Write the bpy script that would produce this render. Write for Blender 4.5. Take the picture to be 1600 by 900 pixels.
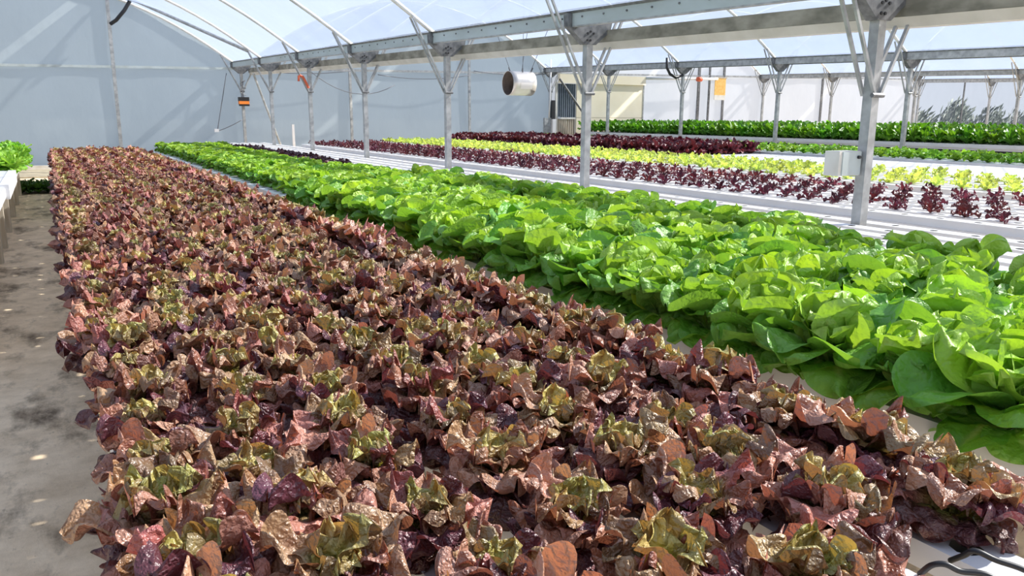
import bpy, math, random
import numpy as np
from mathutils import Vector, Matrix, Euler

for o in list(bpy.data.objects): bpy.data.objects.remove(o)
scene = bpy.context.scene
C = scene.collection
R = math.radians

# ------------------------------------------------------------------ camera
cam_d = bpy.data.cameras.new('camera'); cam = bpy.data.objects.new('camera', cam_d); C.objects.link(cam)
cam_d.sensor_width = 36; cam_d.lens = 1240.6 / 1600 * 36; cam_d.clip_end = 400; cam_d.clip_start = .02
cr = Vector((0.86636238, -0.49939379, 0.00469679)); cu = Vector((0.10165028, 0.18553788, 0.97736529)); cf = Vector((0.4889616, 0.84627509, -0.21150656))
cam.matrix_world = Matrix(((cr.x, cu.x, -cf.x, 0), (cr.y, cu.y, -cf.y, 0), (cr.z, cu.z, -cf.z, 1.66), (0, 0, 0, 1)))
scene.camera = cam
# ------------------------------------------------------------------ world, sun, exposure
world = bpy.data.worlds.new('sky'); scene.world = world; world.use_nodes = True
wn = world.node_tree; wn.nodes.clear()
wo = wn.nodes.new('ShaderNodeOutputWorld'); wb = wn.nodes.new('ShaderNodeBackground')
wt = wn.nodes.new('ShaderNodeTexCoord'); ws = wn.nodes.new('ShaderNodeSeparateXYZ'); wr = wn.nodes.new('ShaderNodeValToRGB')
wr.color_ramp.elements[0].position = 0.0; wr.color_ramp.elements[0].color = (.80, .86, .96, 1)
wr.color_ramp.elements[1].position = 0.75; wr.color_ramp.elements[1].color = (.50, .63, .92, 1)
wn.links.new(wt.outputs['Generated'], ws.inputs[0]); wn.links.new(ws.outputs[2], wr.inputs[0])
wn.links.new(wr.outputs[0], wb.inputs[0]); wn.links.new(wb.outputs[0], wo.inputs[0])
wb.inputs[1].default_value = 0.75
sun_d = bpy.data.lights.new('sun', 'SUN'); sun = bpy.data.objects.new('sun', sun_d); C.objects.link(sun)
sun_d.energy = 18.5; sun_d.angle = R(1.2); sun_d.color = (1, .95, .86)
sun.rotation_euler = Vector((-1, .2, -.82)).to_track_quat('-Z', 'Y').to_euler()
vs = scene.view_settings; vs.view_transform = 'Standard'; vs.look = 'None'; vs.gamma = 1; vs.use_curve_mapping = False
vs.exposure = 0.22

# ------------------------------------------------------------------ helpers
def new_mat(name):
    m = bpy.data.materials.new(name); m.use_nodes = True
    nt = m.node_tree; nt.nodes.clear()
    out = nt.nodes.new('ShaderNodeOutputMaterial')
    return m, nt, out
def nd(nt, t, **kw):
    n = nt.nodes.new(t)
    for k, v in kw.items(): setattr(n, k, v)
    return n
def mat_simple(name, col, rough=.5, metal=0, col2=None, scale=6, bump=0, spec=.5, stretch=None, detail=6, lo=.35, hi=.65):
    m, nt, out = new_mat(name)
    b = nd(nt, 'ShaderNodeBsdfPrincipled'); nt.links.new(b.outputs[0], out.inputs[0])
    b.inputs['Roughness'].default_value = rough; b.inputs['Metallic'].default_value = metal
    b.inputs['Specular IOR Level'].default_value = spec
    b.inputs['Base Color'].default_value = (*col, 1)
    if col2 is not None or bump:
        tc = nd(nt, 'ShaderNodeTexCoord'); nz = nd(nt, 'ShaderNodeTexNoise'); nz.inputs['Scale'].default_value = scale; nz.inputs['Detail'].default_value = detail
        src = tc.outputs['Object']
        if stretch:
            mp = nd(nt, 'ShaderNodeMapping'); mp.inputs['Scale'].default_value = stretch
            nt.links.new(src, mp.inputs[0]); src = mp.outputs[0]
        nt.links.new(src, nz.inputs['Vector'])
        if col2 is not None:
            rp = nd(nt, 'ShaderNodeValToRGB')
            rp.color_ramp.elements[0].position = lo; rp.color_ramp.elements[0].color = (*col, 1)
            rp.color_ramp.elements[1].position = hi; rp.color_ramp.elements[1].color = (*col2, 1)
            nt.links.new(nz.outputs[0], rp.inputs[0]); nt.links.new(rp.outputs[0], b.inputs['Base Color'])
        if bump:
            bp = nd(nt, 'ShaderNodeBump'); bp.inputs['Strength'].default_value = bump; bp.inputs['Distance'].default_value = .01
            nt.links.new(nz.outputs[0], bp.inputs['Height']); nt.links.new(bp.outputs[0], b.inputs['Normal'])
    return m
def mat_film(name, transp, col_t, col_l, col_d, dif, bump=0.0):
    """plastic film: part of the light passes straight, part is scattered through, part is reflected"""
    m, nt, out = new_mat(name)
    tr = nd(nt, 'ShaderNodeBsdfTransparent'); tr.inputs[0].default_value = (*col_t, 1)
    tl = nd(nt, 'ShaderNodeBsdfTranslucent'); tl.inputs[0].default_value = (*col_l, 1)
    df = nd(nt, 'ShaderNodeBsdfDiffuse'); df.inputs[0].default_value = (*col_d, 1)
    m1 = nd(nt, 'ShaderNodeMixShader'); m1.inputs[0].default_value = dif
    m2 = nd(nt, 'ShaderNodeMixShader'); m2.inputs[0].default_value = transp
    nt.links.new(tl.outputs[0], m1.inputs[1]); nt.links.new(df.outputs[0], m1.inputs[2])
    nt.links.new(m1.outputs[0], m2.inputs[1]); nt.links.new(tr.outputs[0], m2.inputs[2])
    nt.links.new(m2.outputs[0], out.inputs[0])
    tc = nd(nt, 'ShaderNodeTexCoord'); nz = nd(nt, 'ShaderNodeTexNoise'); nz.inputs['Scale'].default_value = .9; nz.inputs['Detail'].default_value = 5
    mp = nd(nt, 'ShaderNodeMapping'); mp.inputs['Scale'].default_value = (1, 1, .6)
    nt.links.new(tc.outputs['Object'], mp.inputs[0]); nt.links.new(mp.outputs[0], nz.inputs['Vector'])
    rp = nd(nt, 'ShaderNodeMapRange'); rp.inputs[1].default_value = .3; rp.inputs[2].default_value = .7
    rp.inputs[3].default_value = max(0, transp - .04); rp.inputs[4].default_value = min(1, transp + .04)
    nt.links.new(nz.outputs[0], rp.inputs[0]); nt.links.new(rp.outputs[0], m2.inputs[0])
    if bump:
        n2 = nd(nt, 'ShaderNodeTexNoise'); n2.inputs['Scale'].default_value = 2.5; n2.inputs['Detail'].default_value = 3
        bp = nd(nt, 'ShaderNodeBump'); bp.inputs['Strength'].default_value = bump; bp.inputs['Distance'].default_value = .1
        nt.links.new(mp.outputs[0], n2.inputs['Vector']); nt.links.new(n2.outputs[0], bp.inputs['Height'])
        nt.links.new(bp.outputs[0], df.inputs['Normal']); nt.links.new(bp.outputs[0], tl.inputs['Normal'])
    return m
def mat_leaf(name, trans, tcol, rough, back, cell, bump, mott=None, mott_amt=.5, mott_scale=30, val=(.75, 1.25), hue=.02, spec=.5):
    """leaf: colour comes from the mesh attribute Col (base to rim), blistered relief, light shines through"""
    m, nt, out = new_mat(name)
    at = nd(nt, 'ShaderNodeAttribute', attribute_name='Col')
    oi = nd(nt, 'ShaderNodeObjectInfo'); tc = nd(nt, 'ShaderNodeTexCoord')
    hv = nd(nt, 'ShaderNodeHueSaturation')
    mr = nd(nt, 'ShaderNodeMapRange'); mr.inputs[3].default_value = val[0]; mr.inputs[4].default_value = val[1]
    nt.links.new(oi.outputs['Random'], mr.inputs[0]); nt.links.new(mr.outputs[0], hv.inputs['Value'])
    ml = nd(nt, 'ShaderNodeMath', operation='MULTIPLY'); ml.inputs[1].default_value = 7.31
    fr = nd(nt, 'ShaderNodeMath', operation='FRACT'); mh = nd(nt, 'ShaderNodeMapRange'); mh.inputs[3].default_value = .5 - hue; mh.inputs[4].default_value = .5 + hue
    nt.links.new(oi.outputs['Random'], ml.inputs[0]); nt.links.new(ml.outputs[0], fr.inputs[0]); nt.links.new(fr.outputs[0], mh.inputs[0]); nt.links.new(mh.outputs[0], hv.inputs['Hue'])
    nt.links.new(at.outputs['Color'], hv.inputs['Color'])
    col = hv.outputs[0]
    nz = nd(nt, 'ShaderNodeTexNoise', noise_dimensions='4D'); nz.inputs['Scale'].default_value = mott_scale; nz.inputs['Detail'].default_value = 4
    nt.links.new(tc.outputs['Object'], nz.inputs['Vector'])
    m9 = nd(nt, 'ShaderNodeMath', operation='MULTIPLY'); m9.inputs[1].default_value = 50; nt.links.new(oi.outputs['Random'], m9.inputs[0]); nt.links.new(m9.outputs[0], nz.inputs['W'])
    if mott:
        mx = nd(nt, 'ShaderNodeMixRGB'); mx.inputs[2].default_value = (*mott, 1)
        mm = nd(nt, 'ShaderNodeMapRange'); mm.inputs[1].default_value = .45; mm.inputs[2].default_value = .7; mm.inputs[4].default_value = mott_amt
        nt.links.new(nz.outputs[0], mm.inputs[0]); nt.links.new(mm.outputs[0], mx.inputs[0]); nt.links.new(col, mx.inputs[1]); col = mx.outputs[0]
    if back:
        ge = nd(nt, 'ShaderNodeNewGeometry'); mb = nd(nt, 'ShaderNodeMixRGB'); mb.inputs[2].default_value = (*back[:3], 1)
        mk = nd(nt, 'ShaderNodeMath', operation='MULTIPLY'); mk.inputs[1].default_value = back[3]
        nt.links.new(ge.outputs['Backfacing'], mk.inputs[0]); nt.links.new(mk.outputs[0], mb.inputs[0]); nt.links.new(col, mb.inputs[1]); col = mb.outputs[0]
    b = nd(nt, 'ShaderNodeBsdfPrincipled'); b.inputs['Roughness'].default_value = rough; b.inputs['Specular IOR Level'].default_value = spec
    nt.links.new(col, b.inputs['Base Color'])
    tl = nd(nt, 'ShaderNodeBsdfTranslucent'); tm = nd(nt, 'ShaderNodeMixRGB', blend_type='MULTIPLY'); tm.inputs[0].default_value = 1; tm.inputs[2].default_value = (*tcol, 1)
    nt.links.new(col, tm.inputs[1]); nt.links.new(tm.outputs[0], tl.inputs[0])
    ms = nd(nt, 'ShaderNodeMixShader'); ms.inputs[0].default_value = trans
    nt.links.new(b.outputs[0], ms.inputs[1]); nt.links.new(tl.outputs[0], ms.inputs[2]); nt.links.new(ms.outputs[0], out.inputs[0])
    vo = nd(nt, 'ShaderNodeTexVoronoi', feature='SMOOTH_F1'); vo.inputs['Scale'].default_value = cell; vo.inputs['Smoothness'].default_value = .5
    wp = nd(nt, 'ShaderNodeMixRGB'); wp.inputs[0].default_value = .12; nt.links.new(tc.outputs['Object'], wp.inputs[1]); nt.links.new(nz.outputs[1], wp.inputs[2])
    nt.links.new(wp.outputs[0], vo.inputs['Vector'])
    bp = nd(nt, 'ShaderNodeBump', invert=True); bp.inputs['Strength'].default_value = bump; bp.inputs['Distance'].default_value = .012
    nt.links.new(vo.outputs['Distance'], bp.inputs['Height'])
    nt.links.new(bp.outputs[0], b.inputs['Normal']); nt.links.new(bp.outputs[0], tl.inputs['Normal'])
    return m

M = {}
M['galv'] = mat_simple('galvanised_steel', (.29, .30, .30), .5, .3, (.46, .47, .47), 9, .05)
M['galv_dark'] = mat_simple('weathered_galvanised', (.10, .105, .11), .55, .3, (.20, .205, .21), 14, .05)
M['rail'] = mat_simple('painted_rail', (.50, .57, .58), .5, .1, (.40, .45, .44), 3, .03, stretch=(1, .3, 1))
M['gutter'] = mat_simple('dirty_gutter', (.16, .15, .12), .75, 0, (.34, .32, .27), 7, .1, stretch=(1, .5, 1))
M['gutter_low'] = mat_simple('gutter_base', (.50, .48, .43), .6, 0, (.62, .60, .56), 3, .04)
M['arch'] = mat_simple('arch_tube', (.62, .61, .58), .4, .1, (.78, .77, .73), 3, .02)
M['white'] = mat_simple('white_plastic', (.66, .66, .67), .4, 0, (.72, .72, .73), 3, 0)
M['white_dirty'] = mat_simple('stained_white_plastic', (.70, .69, .64), .5, 0, (.52, .48, .40), 3, .03, lo=.45, hi=.75)
M['channel_inside'] = mat_simple('channel_hole_shade', (.10, .085, .06), .7)  # dark brown hole walls and bottoms: shade of the closed cavity put into colour
M['timber'] = mat_simple('pale_timber', (.42, .36, .27), .7, 0, (.55, .50, .41), 5, .1, stretch=(4, 4, .6))
M['black'] = mat_simple('black_rubber', (.012, .012, .014), .45)
M['cream'] = mat_simple('cream_panel', (.82, .74, .56), .55, 0, (.86, .79, .62), 1.5, .02)
M['bluegrey'] = mat_simple('blue_grey_sheet', (.10, .13, .16), .5, .2, (.17, .20, .24), 3, .02)
M['orange'] = mat_simple('orange_plastic', (.85, .24, .03), .4)
M['red_rubber'] = mat_simple('orange_red_strap', (.62, .12, .05), .6)
M['amber'] = mat_simple('amber_sheet', (.72, .40, .08), .6, 0, (.80, .52, .16), 9, .05)
M['metal_fan'] = mat_simple('fan_drum', (.66, .62, .57), .3, .65, (.74, .70, .66), 4, .02)
M['fan_in'] = mat_simple('fan_inside', (.26, .22, .19), .5, .5, (.36, .30, .26), 8)
M['pale'] = mat_simple('label_white', (.85, .80, .76), .5)
M['fanprint'] = mat_simple('label_print', (.55, .26, .20), .5)
M['soil'] = mat_simple('sandy_soil', (.45, .38, .25), .9, 0, (.30, .25, .17), 4, .2)
M['cable'] = mat_simple('grey_cable', (.13, .14, .16), .5)
M['roof'] = mat_film('roof_film', .38, (.93, .95, 1.0), (.165, .205, .29), (.45, .48, .53), .25, .25)
M['wall'] = mat_film('wall_film', .05, (.8, .9, 1), (.385, .46, .52), (.44, .50, .54), .32, .12)
M['wall_white'] = mat_film('wall_film_white', .08, (.9, .95, 1), (.84, .87, .92), (.88, .89, .91), .42, .12)
M['wall_clear'] = mat_film('wall_film_clear', .86, (.97, .98, 1.0), (.80, .86, .96), (.60, .66, .75), .2, .05)
# floor: pale concrete with dark damp dirt
def floor_mat():
    m, nt, out = new_mat('concrete_floor')
    b = nd(nt, 'ShaderNodeBsdfPrincipled'); b.inputs['Roughness'].default_value = .8; nt.links.new(b.outputs[0], out.inputs[0])
    tc = nd(nt, 'ShaderNodeTexCoord')
    def noise(scale, det, st=(1, 1, 1)):
        mp = nd(nt, 'ShaderNodeMapping'); mp.inputs['Scale'].default_value = st; nt.links.new(tc.outputs['Object'], mp.inputs[0])
        n = nd(nt, 'ShaderNodeTexNoise'); n.inputs['Scale'].default_value = scale; n.inputs['Detail'].default_value = det; n.inputs['Roughness'].default_value = .68; nt.links.new(mp.outputs[0], n.inputs['Vector']); return n
    n1 = noise(5, 8); n2 = noise(1.7, 12, (1.6, .8, 1)); n3 = noise(22, 8, (1.2, .5, 1))
    r1 = nd(nt, 'ShaderNodeValToRGB'); r1.color_ramp.elements[0].position = .3; r1.color_ramp.elements[1].position = .72
    r1.color_ramp.elements[0].color = (.62, .47, .30, 1); r1.color_ramp.elements[1].color = (.95, .77, .54, 1); nt.links.new(n1.outputs[0], r1.inputs[0])
    r2 = nd(nt, 'ShaderNodeValToRGB'); r2.color_ramp.elements[0].position = .50; r2.color_ramp.elements[1].position = .66
    r2.color_ramp.elements[0].color = (0, 0, 0, 1); r2.color_ramp.elements[1].color = (1, 1, 1, 1); nt.links.new(n2.outputs[0], r2.inputs[0])
    r3 = nd(nt, 'ShaderNodeValToRGB'); r3.color_ramp.elements[0].position = .62; r3.color_ramp.elements[1].position = .74
    r3.color_ramp.elements[0].color = (0, 0, 0, 1); r3.color_ramp.elements[1].color = (.7, .7, .7, 1); nt.links.new(n3.outputs[0], r3.inputs[0])
    mx = nd(nt, 'ShaderNodeMixRGB'); mx.inputs[2].default_value = (.15, .105, .06, 1); nt.links.new(r2.outputs[0], mx.inputs[0]); nt.links.new(r1.outputs[0], mx.inputs[1])
    mx2 = nd(nt, 'ShaderNodeMixRGB'); mx2.inputs[2].default_value = (.10, .08, .06, 1); nt.links.new(r3.outputs[0], mx2.inputs[0]); nt.links.new(mx.outputs[0], mx2.inputs[1])
    nt.links.new(mx2.outputs[0], b.inputs['Base Color'])
    bp = nd(nt, 'ShaderNodeBump'); bp.inputs['Strength'].default_value = .3; bp.inputs['Distance'].default_value = .02; nt.links.new(n3.outputs[0], bp.inputs['Height']); nt.links.new(bp.outputs[0], b.inputs['Normal'])
    return m
M['floor'] = floor_mat()
M['grass'] = mat_simple('outside_ground', (.22, .22, .21), .9, 0, (.28, .275, .26), .4)
M['red_leaf'] = mat_leaf('red_oakleaf_leaf', .25, (1.5, 1.0, .7), .40, (.11, .035, .05, .5), 58, .75, (.22, .06, .05), .32, 24, (.75, 1.3), .02, .8)
M['green_leaf'] = mat_leaf('butterhead_leaf', .36, (1.05, 1.05, .35), .42, (.30, .50, .13, .35), 40, .75, (.30, .50, .08), .35, 14, (.85, 1.15), .012, .5)
M['dark_leaf'] = mat_leaf('dark_red_leaf', .2, (1.3, .8, .8), .4, None, 50, .6, None, 0, 20, (.7, 1.3), .02)
M['lime_leaf'] = mat_leaf('lime_leaf', .4, (1.05, 1.0, .4), .45, None, 50, .4, None, 0, 20, (.85, 1.15), .012)
M['field_leaf'] = mat_leaf('field_leaf', .35, (1.1, 1.05, .35), .42, None, 40, .5, None, 0, 20, (.8, 1.2), .015)
M['tree'] = mat_leaf('conifer_leaf', .1, (1, 1, 1), .7, None, 30, .2, None, 0, 20, (.8, 1.2), .01)

class MB:
    def __init__(s): s.v = []; s.f = []
    def add(s, vs_, fs):
        n = len(s.v); s.v += [tuple(p) for p in vs_]; s.f += [tuple(i + n for i in f) for f in fs]; return s
    def box(s, x0, x1, y0, y1, z0, z1):
        return s.add([(x, y, z) for x in (x0, x1) for y in (y0, y1) for z in (z0, z1)],
                     [(0, 1, 3, 2), (4, 6, 7, 5), (0, 4, 5, 1), (2, 3, 7, 6), (0, 2, 6, 4), (1, 5, 7, 3)])
    def bar(s, a, b, w, h=None, up=(0, 0, 1)):
        a = Vector(a); b = Vector(b); h = h or w; d = (b - a).normalized(); u = Vector(up)
        if abs(d.dot(u)) > .98: u = Vector((0, 1, 0))
        x = d.cross(u).normalized(); y = x.cross(d)
        vs_ = [p + x * sx * w / 2 + y * sy * h / 2 for p in (a, b) for sx, sy in ((-1, -1), (1, -1), (1, 1), (-1, 1))]
        return s.add(vs_, [(3, 2, 1, 0), (4, 5, 6, 7), (0, 1, 5, 4), (1, 2, 6, 5), (2, 3, 7, 6), (3, 0, 4, 7)])
    def tube(s, pts, r, n=8):
        pts = [Vector(p) for p in pts]; rings = []; prev = None
        for i, p in enumerate(pts):
            d = (pts[min(i + 1, len(pts) - 1)] - pts[max(i - 1, 0)]).normalized()
            if prev is None: prev = d.cross(Vector((.31, .17, .93))).normalized()
            x = (prev - d * prev.dot(d)).normalized(); prev = x; y = d.cross(x)
            rings.append([p + (x * math.cos(2 * math.pi * k / n) + y * math.sin(2 * math.pi * k / n)) * r for k in range(n)])
        vs_ = [q for rg in rings for q in rg]; fs = []
        for i in range(len(rings) - 1):
            for k in range(n): fs.append((i * n + k, i * n + (k + 1) % n, (i + 1) * n + (k + 1) % n, (i + 1) * n + k))
        fs.append(tuple(range(n))[::-1]); fs.append(tuple(range((len(rings) - 1) * n, len(rings) * n)))
        return s.add(vs_, fs)
    def prism(s, poly, axis, a, b):
        n = len(poly)
        def P(p, t): return (t, p[0], p[1]) if axis == 'x' else (p[0], t, p[1]) if axis == 'y' else (p[0], p[1], t)
        return s.add([P(p, a) for p in poly] + [P(p, b) for p in poly], [tuple(range(n))[::-1], tuple(range(n, 2 * n))] + [(i, (i + 1) % n, n + (i + 1) % n, n + i) for i in range(n)])
    def mesh(s, name):
        me = bpy.data.meshes.new(name); me.from_pydata(s.v, [], s.f); me.update(); return me
    def build(s, name, mat, parent=None, smooth=False, loc=None):
        return link(name, s.mesh(name), mat, parent, smooth, loc)
def link(name, me, mat, parent=None, smooth=False, loc=None):
    if mat and not me.materials: me.materials.append(M[mat] if isinstance(mat, str) else mat)
    if smooth: me.polygons.foreach_set('use_smooth', [True] * len(me.polygons))
    o = bpy.data.objects.new(name, me); C.objects.link(o)
    if parent: o.parent = parent
    if loc: o.location = loc
    return o
def tag(o, label=None, cat=None, group=None, kind=None):
    if label: o['label'] = label
    if cat: o['category'] = cat
    if group: o['group'] = group
    if kind: o['kind'] = kind
    return o
def empty(name, loc, label, cat, group=None):
    o = bpy.data.objects.new(name, None); C.objects.link(o); o.location = loc; o.empty_display_size = .05
    return tag(o, label, cat, group)

ZB = .788; YW = 28.3
ROWX = [-6.4, 5.85, 18.1, 30.35, 42.6, 54.85]
ROWZ = [2.62, 2.81, 3.02, 3.10, 3.2, 3.3]
def zb(i, Y): return ROWZ[i] + .0245 * (Y - 20.3)          # underside of the gutter bracket
def zeave(i, Y): return zb(i, Y) + .36
RISE = 2.25
def roof_z(bay, X, Y):
    a, b = ROWX[bay] + .26, ROWX[bay + 1] - .26
    t = (X - a) / (b - a); c = 2 * t - 1
    return zeave(bay, Y) * (1 - t) + zeave(bay + 1, Y) * t + RISE * (1 - c * c)
ORD = ['first', 'second', 'third', 'fourth', 'fifth', 'sixth', 'seventh', 'eighth', 'ninth', 'tenth', 'eleventh', 'twelfth', 'thirteenth', 'fourteenth', 'fifteenth', 'sixteenth', 'seventeenth', 'eighteenth', 'nineteenth', 'twentieth']

# ------------------------------------------------------------------ setting
g = MB().add([(-9, -9, 0), (57, -9, 0), (57, 28.4, 0), (-9, 28.4, 0)], [(0, 1, 2, 3)]).build('floor', 'floor')
tag(g, 'pale concrete greenhouse floor with dark dirt stains along the aisle', kind='structure')
g = MB().add([(-200, -200, -.06), (300, -200, -.06), (300, 300, -.06), (-200, 300, -.06)], [(0, 1, 2, 3)]).build('outside_ground', 'grass')
tag(g, 'bare gravelly ground outside the greenhouse', kind='structure')
Y_NEAR = -8.0
for bay in range(5):
    a, b = ROWX[bay] + .26, ROWX[bay + 1] - .26
    ny = 64; m = MB(); V = []; F = []
    mid = (a + b) / 2; vent = (mid + 1.75, mid + 2.02)          # open vent strip just past the ridge
    cols = sorted([a - .50, a - .1] + [a + (b - a) * i / 22 for i in range(23)] + list(vent)); nx = len(cols) - 1
    rng = random.Random(bay)
    for j in range(ny + 1):
        Y = Y_NEAR + (YW - Y_NEAR) * j / ny
        ph = ((Y - 4.3) / 4.0) % 1.0
        for i, X in enumerate(cols):
            if X < a: V.append((X, Y, zeave(bay, Y) + .03)); continue
            sag = .05 * math.sin(math.pi * ph) * math.sin(math.pi * (X - a) / (b - a))
            V.append((X, Y, roof_z(bay, X, Y) + .035 - sag + rng.uniform(-.006, .006)))
    for j in range(ny):
        for i in range(nx):
            if vent[0] - .001 <= cols[i] < vent[1] - .001: continue
            k = j * (nx + 1) + i
            F.append((k, k + 1, k + nx + 2, k + nx + 1))
    o = m.add(V, F).build('ceiling', 'roof', smooth=True)
    tag(o, 'translucent plastic film roof of the %s span' % ORD[bay], kind='structure')
    # end walls of each span
    N = 24
    top = [(ROWX[bay] + .0, zeave(bay, YW) - .1)] + [(a + (b - a) * i / N, roof_z(bay, a + (b - a) * i / N, YW) + .03) for i in range(N + 1)] + [(ROWX[bay + 1], zeave(bay + 1, YW) - .1)]
    V = []; F = []
    for i, (X, z) in enumerate(top):
        for k in range(7): V.append((X, YW + .05 + .012 * math.sin(X * 2.1 + k), z * k / 6))
    for i in range(len(top) - 1):
        for k in range(6):
            q = i * 7 + k; F.append((q, q + 7, q + 8, q + 1))
    o = MB().add(V, F).build('wall_back', ['wall', 'wall', 'wall_white', 'wall_white', 'wall_clear'][bay], smooth=True)
    tag(o, ['blue-grey plastic film end wall behind the red lettuce', 'grey plastic film end wall behind the hanging fan', 'white plastic film end wall beside the cream door',
            'white plastic film end wall right of the amber sheet', 'clear plastic film end wall with trees behind it'][bay], kind='structure')
    V = []; F = []
    for i, (X, z) in enumerate(top): V += [(X, Y_NEAR, 0), (X, Y_NEAR, z - .7)]
    for i in range(len(top) - 1): F.append((2 * i, 2 * i + 1, 2 * i + 3, 2 * i + 2))
    o = MB().add(V, F).build('wall_front', 'wall_white'); tag(o, 'plastic film end wall behind the camera, span %d' % (bay + 1), kind='structure')
for i, nm in ((0, 'wall_left'), (5, 'wall_right')):
    X = ROWX[i]
    o = MB().add([(X, Y_NEAR, 0), (X, YW, 0), (X, YW, zeave(i, YW)), (X, Y_NEAR, zeave(i, Y_NEAR))], [(0, 1, 2, 3)]).build(nm, 'roof')
    tag(o, 'plastic film side wall of the greenhouse', kind='structure')

# ------------------------------------------------------------------ posts, rails, arches
def bracket_mesh():
    m = MB()
    poly = [(-.085, 0), (.085, 0), (.30, .17), (.33, .31), (.19, .31), (0, .20), (-.19, .345), (-.33, .345), (-.32, .20)]
    m.prism([poly[0], poly[1], poly[2], poly[3], poly[4], poly[5]], 'y', -.052, .052)
    m.prism([poly[0], poly[5], poly[6], poly[7], poly[8]], 'y', -.052, .052)
    return m.mesh('bracket')
BR = bracket_mesh()
m = MB()
for dx, dz in ((0, .15), (0, .05), (-.045, .13), (.045, .13), (-.045, .05)): m.prism([(dx + .014 * math.cos(k * math.pi / 3), dz + .014 * math.sin(k * math.pi / 3)) for k in range(6)], 'y', -.062, -.050)
BOLT = m.mesh('bolts')
PW = .088
row_words = {1: 'nearest post row', 2: 'second post row', 3: 'third post row', 4: 'farthest post row'}
vis = {1: range(0, 7), 2: range(1, 7), 3: range(2, 7), 4: range(3, 7)}
for row in (1, 2, 3, 4):
    X = ROWX[row]
    for k in vis[row]:
        Y = 4.3 + 4 * k; z0 = zb(row, Y)
        if k == 6: Y -= .04
        n_in = k - vis[row][0]
        lab = 'grey post with forked bracket, %s from the camera in the %s' % (ORD[n_in], row_words[row])
        e = empty('steel_post', (X, Y, 0), lab, 'post', 'greenhouse posts')
        sh = MB().box(-PW / 2, PW / 2, -PW / 2, PW / 2, 0, z0 + .03).build('shaft', 'galv', e)
        bo = link('bracket', BR, 'galv_dark', e, loc=(0, 0, z0))
        if row == 1 and k < 5: link('bolt_set', BOLT, 'black', bo)
        zj = z0 - .58
        for sx, bay in ((-1, row - 1), (1, row)):
            for dy in ((-.055, .055)):
                MB().bar((sx * .03, dy, zj), (sx * .62, dy, roof_z(bay, X + sx * .62, Y) - .03), .026).build('strut', 'galv', e)
        MB().tube([(-.07, -.06, zj), (.07, -.06, zj)], .02, 6).build('clamp', 'galv_dark', e)
    # rails both sides of the valley
    ya, yb = Y_NEAR, YW
    def railprism(name, prof, mat, parent):
        n = len(prof); V = [(X + p[0], ya, zb(row, ya) + p[1]) for p in prof] + [(X + p[0], yb, zb(row, yb) + p[1]) for p in prof]
        F = [tuple(range(n))[::-1], tuple(range(n, 2 * n))] + [(i, (i + 1) % n, n + (i + 1) % n, n + i) for i in range(n)]
        return MB().add(V, F).build(name, mat, parent)
    e = empty('valley_rail', (0, 0, 0), 'pale painted film rail on the left of the %s' % row_words[row], 'rail', 'valley rails')
    railprism('rail_web', [(-.27, .205), (-.24, .205), (-.24, .345), (-.27, .345)], 'rail' if row == 1 else 'galv', e)
    railprism('rail_lip', [(-.275, .345), (-.20, .345), (-.20, .37), (-.30, .37)], 'galv_dark', e)
    railprism('rail_foot', [(-.27, .19), (-.19, .19), (-.19, .205), (-.27, .205)], 'galv', e)
    if row == 1:
        for b_ in range(52):
            Y = 3.0 + b_ * .42
            if Y > 22: break
            MB().prism([(Y + .012 * math.cos(q * math.pi / 3), zb(1, Y) + .295 + .012 * math.sin(q * math.pi / 3)) for q in range(6)], 'x', X - .282, X - .268).build('bolt', 'galv_dark', e)
    e = empty('rain_gutter', (0, 0, 0), ('dirty brown-grey' if row == 1 else 'plain dark grey') + ' gutter beam on the right of the %s' % row_words[row], 'gutter', 'rain gutters')
    if row == 1:
        railprism('gutter_side', [(.25, .045), (.36, .045), (.36, .185), (.25, .185)], 'gutter', e)
        railprism('gutter_base', [(.25, .043), (.31, -.035), (.44, -.035), (.36, .043)], 'gutter_low', e)
    else: railprism('gutter_side', [(.25, .20), (.36, .20), (.36, .33), (.25, .33)], 'galv_dark', e)
span_words = ['first', 'second', 'third', 'fourth', 'fifth']
vis_arch = {0: range(2, 7), 1: range(1, 7), 2: range(1, 7), 3: range(2, 7), 4: range(3, 7)}
for bay in range(5):
    a, b = ROWX[bay] + .24, ROWX[bay + 1] - .24
    for k in range(-3, 7):
        Y = 4.3 + 4 * k
        if k not in vis_arch[bay] : continue
        pts = [(a + (b - a) * i / 28, Y, roof_z(bay, min(max(a + (b - a) * i / 28, a + .02), b - .02), Y)) for i in range(29)]
        o = MB().tube(pts, .036 if bay < 2 else .033, 8).build('roof_arch', 'arch', smooth=True)
        tag(o, 'pale tubular roof arch of the %s span, %s counted from the end wall' % (span_words[bay], ORD[6 - k]), 'arch', 'roof arches')
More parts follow.
